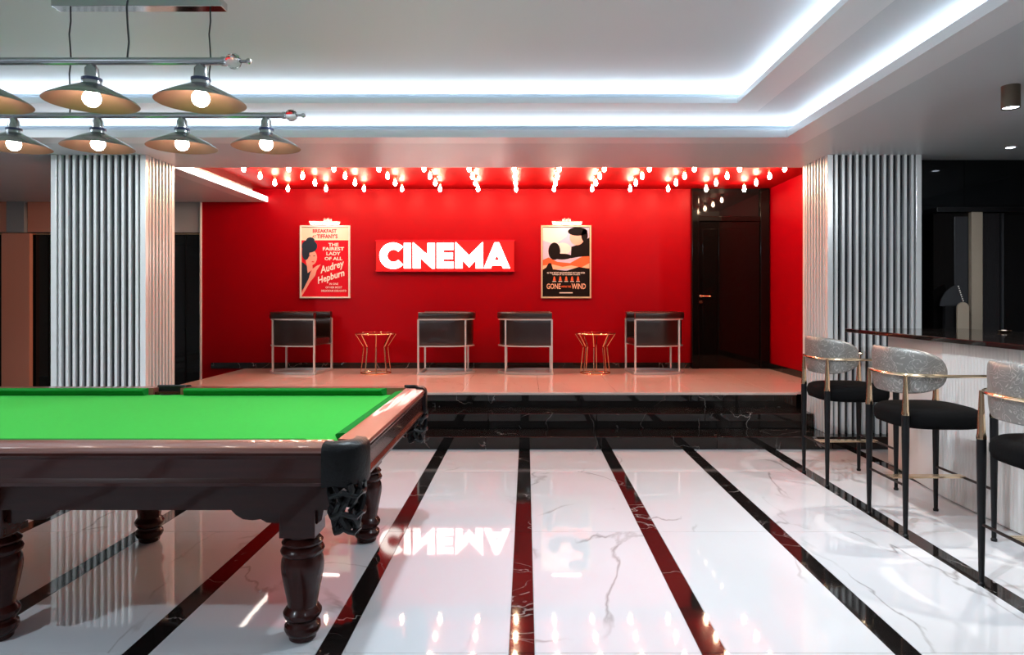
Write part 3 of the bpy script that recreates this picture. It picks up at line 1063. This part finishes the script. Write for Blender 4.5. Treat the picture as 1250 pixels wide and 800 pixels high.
MB().lathe([(.038, -.004), (.052, -.005), (.056, 0), (0, 0)], n=24, caps=False).build('trim_ring', trim_white, rs)
MB().lathe([(0, -.003), (.038, -.003), (.038, -.0035), (0, -.0035)], n=20, caps=False).build('lens', lens_glow, rs)

# ------------------------------------------------------------------ snooker table
TX, TY, TH = -2.255, 3.50, .885
HX, HY = 1.62, .90
tb = thing('snooker_table', 'mahogany snooker table with bright green cloth and turned legs', 'snooker table', (TX, TY, 0))
MB().bbox(-HX+.12, HX-.12, -HY+.11, HY-.11, .80, .845, .004).build('bed_cloth', green_cloth, tb)


def sweep_x(prof, x0, x1, name, m, parent, flip=1, rot=False, mitre=(0, 0)):
    """profile (d, z): d = distance inward from the outer edge"""
    mb = MB()
    secs = []
    for x, e in ((x0, mitre[0]), (x1, mitre[1])):
        if rot:
            secs.append([(flip*(HX-d), x+e*d, z) for d, z in prof])
        else:
            secs.append([(x+e*d, flip*(HY-d), z) for d, z in prof])
    return mb.loft(secs).build(name, m, parent, 30)


railp = [(.0, .860), (-.003, .868), (.002, .879), (.014, .885), (.118, .888), (.118, .80), (.03, .80), (.03, .858)]
sidep = [(.001, .860), (.0, .850), (.004, .842), (.009, .835), (.016, .76), (.010, .752), (.004, .745), (.006, .732), (.02, .728), (.10, .728), (.10, .80), (.10, .860)]
cush = [(.116, .888), (.130, .889), (.160, .884), (.168, .878), (.166, .872), (.150, .846), (.116, .846)]
gp = .12      # pocket gap at corners
gm = .065     # half gap at the middle pocket
for fl in (-1, 1):
    for a0, a1 in ((-HX+.13, -.085), (.085, HX-.13)):
        sweep_x(railp, a0, a1, 'rail', mahogany_rail, tb, fl)
        c0, c1 = (a0+.045, a1+.0) if a0 < 0 else (a0, a1-.045)
        sweep_x(cush, c0, c1, 'cushion', cushion_cloth_shaded, tb, fl, mitre=(.55 if a0 < 0 else .25, -.25 if a0 < 0 else -.55))
    sweep_x(sidep, -HX+.08, HX-.08, 'side_panel', mahogany, tb, fl)
    sweep_x(railp, -HY+.13, HY-.13, 'rail', mahogany_rail, tb, fl, True)
    sweep_x(cush, -HY+.175, HY-.175, 'cushion', cushion_cloth_shaded, tb, fl, True, (.55, -.55))
    sweep_x(sidep, -HY+.08, HY-.08, 'side_panel', mahogany, tb, fl, True)
MB().box(-HX+.14, HX-.14, -HY+.14, HY-.14, .60, .80).build('slate_frame', mahogany, tb, 0)

LXs = (-1.30, 0, 1.30)
LY = .585
leg_prof = [(.050, 0), (.056, .006), (.058, .022), (.068, .032), (.076, .05), (.074, .066), (.062, .078), (.061, .086), (.070, .094), (.079, .110),
            (.080, .122), (.070, .138), (.062, .146), (.062, .156), (.068, .19), (.078, .24), (.087, .29), (.089, .32), (.086, .345), (.080, .358), (.079, .362),
            (.088, .372), (.091, .384), (.084, .398), (.074, .404), (.084, .412), (.086, .420), (.076, .432), (.062, .440), (.062, .455)]
lm = MB().lathe(leg_prof, n=28)
lg0 = None
for x in LXs:
    for y in (-LY, LY):
        if lg0 is None:
            lg0 = lm.build('leg', mahogany, tb)
            lg0.location = (x, y, 0)
            MB().bbox(-.075, .075, -.075, .075, .45, .735, .004).build('leg_block', mahogany, lg0)
        else:
            o = inst(lg0, (x, y, 0), tb)
            for chd in lg0.children:
                inst(chd, (0, 0, 0), o)
apr = [(-.022, .735), (-.022, .655), (-.026, .650), (-.026, .640), (-.022, .635), (-.022, .625), (-.026, .62), (-.026, .610), (-.022, .605), (-.022, .595),
       (-.026, .590), (-.022, .575), (-.012, .565), (.012, .565), (.022, .575), (.022, .735)]


def bracket(u0, sgn):
    """scalloped corner bracket below the apron"""
    return [(u0, .58), (u0, .505), (u0+sgn*.06, .508), (u0+sgn*.085, .522), (u0+sgn*.12, .518), (u0+sgn*.16, .522), (u0+sgn*.19, .540), (u0+sgn*.215, .566), (u0+sgn*.25, .570), (u0+sgn*.25, .58)]


for y in (-LY-.03, LY+.03):
    for a0, a1 in ((-1.225, -.075), (.075, 1.225)):
        MB().loft([[(a0, y+d, z) for d, z in apr], [(a1, y+d, z) for d, z in apr]]).build('apron', mahogany, tb, 30)
        for u, sg_ in ((a0, 1), (a1, -1)):
            MB().prism(bracket(u, sg_), lambda u_, v_, w: (u_, y-.018+w, v_), .036).build('apron_bracket', mahogany, tb, 20)
for x in (-1.33, 1.33):
    MB().loft([[(x+d, -LY+.075, z) for d, z in apr], [(x+d, LY-.075, z) for d, z in apr]]).build('apron', mahogany, tb, 30)
    for u, sg_ in ((-LY+.075, 1), (LY-.075, -1)):
        MB().prism(bracket(u, sg_), lambda u_, v_, w: (x-.018+w, u_, v_), .036).build('apron_bracket', mahogany, tb, 20)
    # short ribbed corbels on the outer face of the end legs
    s = 1 if x > 0 else -1
    for y in (-LY, LY):
        cbp = [(0, .735), (.16, .735), (.16, .70), (.12, .66), (.10, .60), (.04, .56), (.03, .52), (0, .50)]
        MB().prism(cbp, lambda u_, v_, w: (s*(1.374+u_*.75), y-.05+w, v_), .10).build('corbel', mahogany, tb, 20)


# pockets
def pocket(px, py, corner):
    """px, py signs"""
    pk = bpy.data.objects.new('pocket', None)
    # leather collar : path in plan, wraps the outside of the rail gap
    if corner:
        r = .115
        cx_, cy_ = px*(HX-r+.01), py*(HY-r+.01)
        pth = []
        pth.append((px*(HX-.145), py*(HY+.008)))
        for k in range(9):
            aa = PI/2*k/8
            pth.append((cx_+px*r*math.sin(aa), cy_+py*r*math.cos(aa)))
        pth.append((px*(HX+.008), py*(HY-.145)))
        inn = (px*(HX-.10), py*(HY-.10))
    else:
        pth = [(-.10, py*(HY+.006)), (-.05, py*(HY+.012)), (0, py*(HY+.014)), (.05, py*(HY+.012)), (.10, py*(HY+.006))]
        inn = (0, py*(HY-.075))
    prof = [(0.008, .728), (0.0, .735), (0, .862), (.004, .880), (.018, .894), (.055, .899), (.062, .892), (.062, .80), (.020, .80), (.020, .728)]
    secs = []
    for i, (x, y) in enumerate(pth):
        x2, y2 = pth[min(i+1, len(pth)-1)]; x1_, y1_ = pth[max(i-1, 0)]
        tx, ty = x2-x1_, y2-y1_
        q = math.hypot(tx, ty); nx_, ny_ = -ty/q, tx/q
        if nx_*(inn[0]-x)+ny_*(inn[1]-y) < 0: nx_, ny_ = -nx_, -ny_
        wig = .004*math.sin(i*1.3)
        secs.append([(x+nx_*d, y+ny_*d, z+(wig if z < .74 else 0)) for d, z in prof])
    pkm = MB().loft(secs).build('pocket_leather', black_leather, tb, 40)
    # throat disc
    MB().lathe([(0, .80), (.062, .80), (.062, .848), (.0, .848)], (inn[0], inn[1], 0), 20, False).build('pocket_throat', black_leather, pkm)
    # hanging leather net
    nt_ = MB()
    c = (inn[0]+px*.035, inn[1]+py*.035)
    n = 9
    for k in range(n):
        aa = 2*PI*k/n
        pp = []
        for q in range(9):
            f = q/8
            rr = (.062+.008*math.sin(f*PI))*(1-.35*f)
            da = .35*math.sin(f*PI*2+k)
            pp.append((c[0]+rr*math.cos(aa+da), c[1]+rr*math.sin(aa+da), .74-.19*f+.01*math.sin(k*2.1)*f))
        nt_.tube(pp, .0135, 6)
    for z, rr in ((.70, .066), (.62, .064), (.555, .046)):
        nt_.tube([(c[0]+rr*math.cos(2*PI*q/16), c[1]+rr*math.sin(2*PI*q/16), z+.01*math.sin(q*1.7)) for q in range(16)], .011, 6, closed=True)
    nt_.build('pocket_net', black_leather, pkm)


for px in (-1, 1):
    for py in (-1, 1):
        pocket(px, py, True)
for py in (-1, 1):
    pocket(0, py, False)


# unseen fill downlights added to the tray ceiling to brighten the floor
for x, y, wh in ((.9, 3.6, "right"), (-.55, 3.6, 'middle'), (-4.0, 3.6, 'left'), (.8, .6, 'rear right'), (-3.2, .6, 'rear left')):
    d = thing('recessed_spot', 'added unseen recessed fill downlight in the inner ceiling tray, %s one' % wh, 'lamp', (x, y, Z3))
    MB().lathe([(.055, -.004), (.072, -.005), (.076, 0), (0, 0)], n=24, caps=False).build('trim_ring', trim_white, d)
    MB().lathe([(0, -.003), (.055, -.003), (.055, -.0035), (0, -.0035)], n=20, caps=False).build('lens', lens_glow, d)
    spot('tray_fill_light', (x, y, Z3-.02), FILL_W*(1 if y > 2 else .22 if x > 0 else 1.7), 2.95, 1.0, .06, (0.78, 0.91, 1.0))

# unseen wall-washer lamps added to brighten the columns and the bar front
for x, y, z, aim, w, sz, wh in ((-4.3, 3.7, Z3, (-4.2, 6.68, 1.25), WASH_L, 1.15, 'left column'),
                                (3.9, 3.5, Z1, (3.4, 6.68, 1.6), WASH_R, 1.0, 'right column'),
                                (1.0, 2.4, Z3, (3.1, 4.5, .5), WASH_B, 1.25, 'bar front')):
    d = thing('added_wash_spot', 'added unseen tilted spot lamp on the ceiling aimed at the %s' % wh, 'lamp', (x, y, z))
    MB().lathe([(.045, -.012), (.05, 0), (0, 0)], n=20, caps=False).build('base_plate', trim_white, d)
    v = (Vector(aim)-Vector((x, y, z-.05))).normalized()
    MB().tube([Vector((0, 0, -.008)), Vector((0, 0, -.05)), Vector((0, 0, -.05))+v*.02], .008, 8).build('neck', trim_white, d)
    c = Vector((0, 0, -.06))
    MB().tube([c-v*.03, c+v*.06], .032, 16).build('lamp_head', trim_white, d)
    spot('added_wash_light', Vector((x, y, z-.06))+v*.075, w, sz, .7, .03, (0.88, 0.95, 1.0), aim)
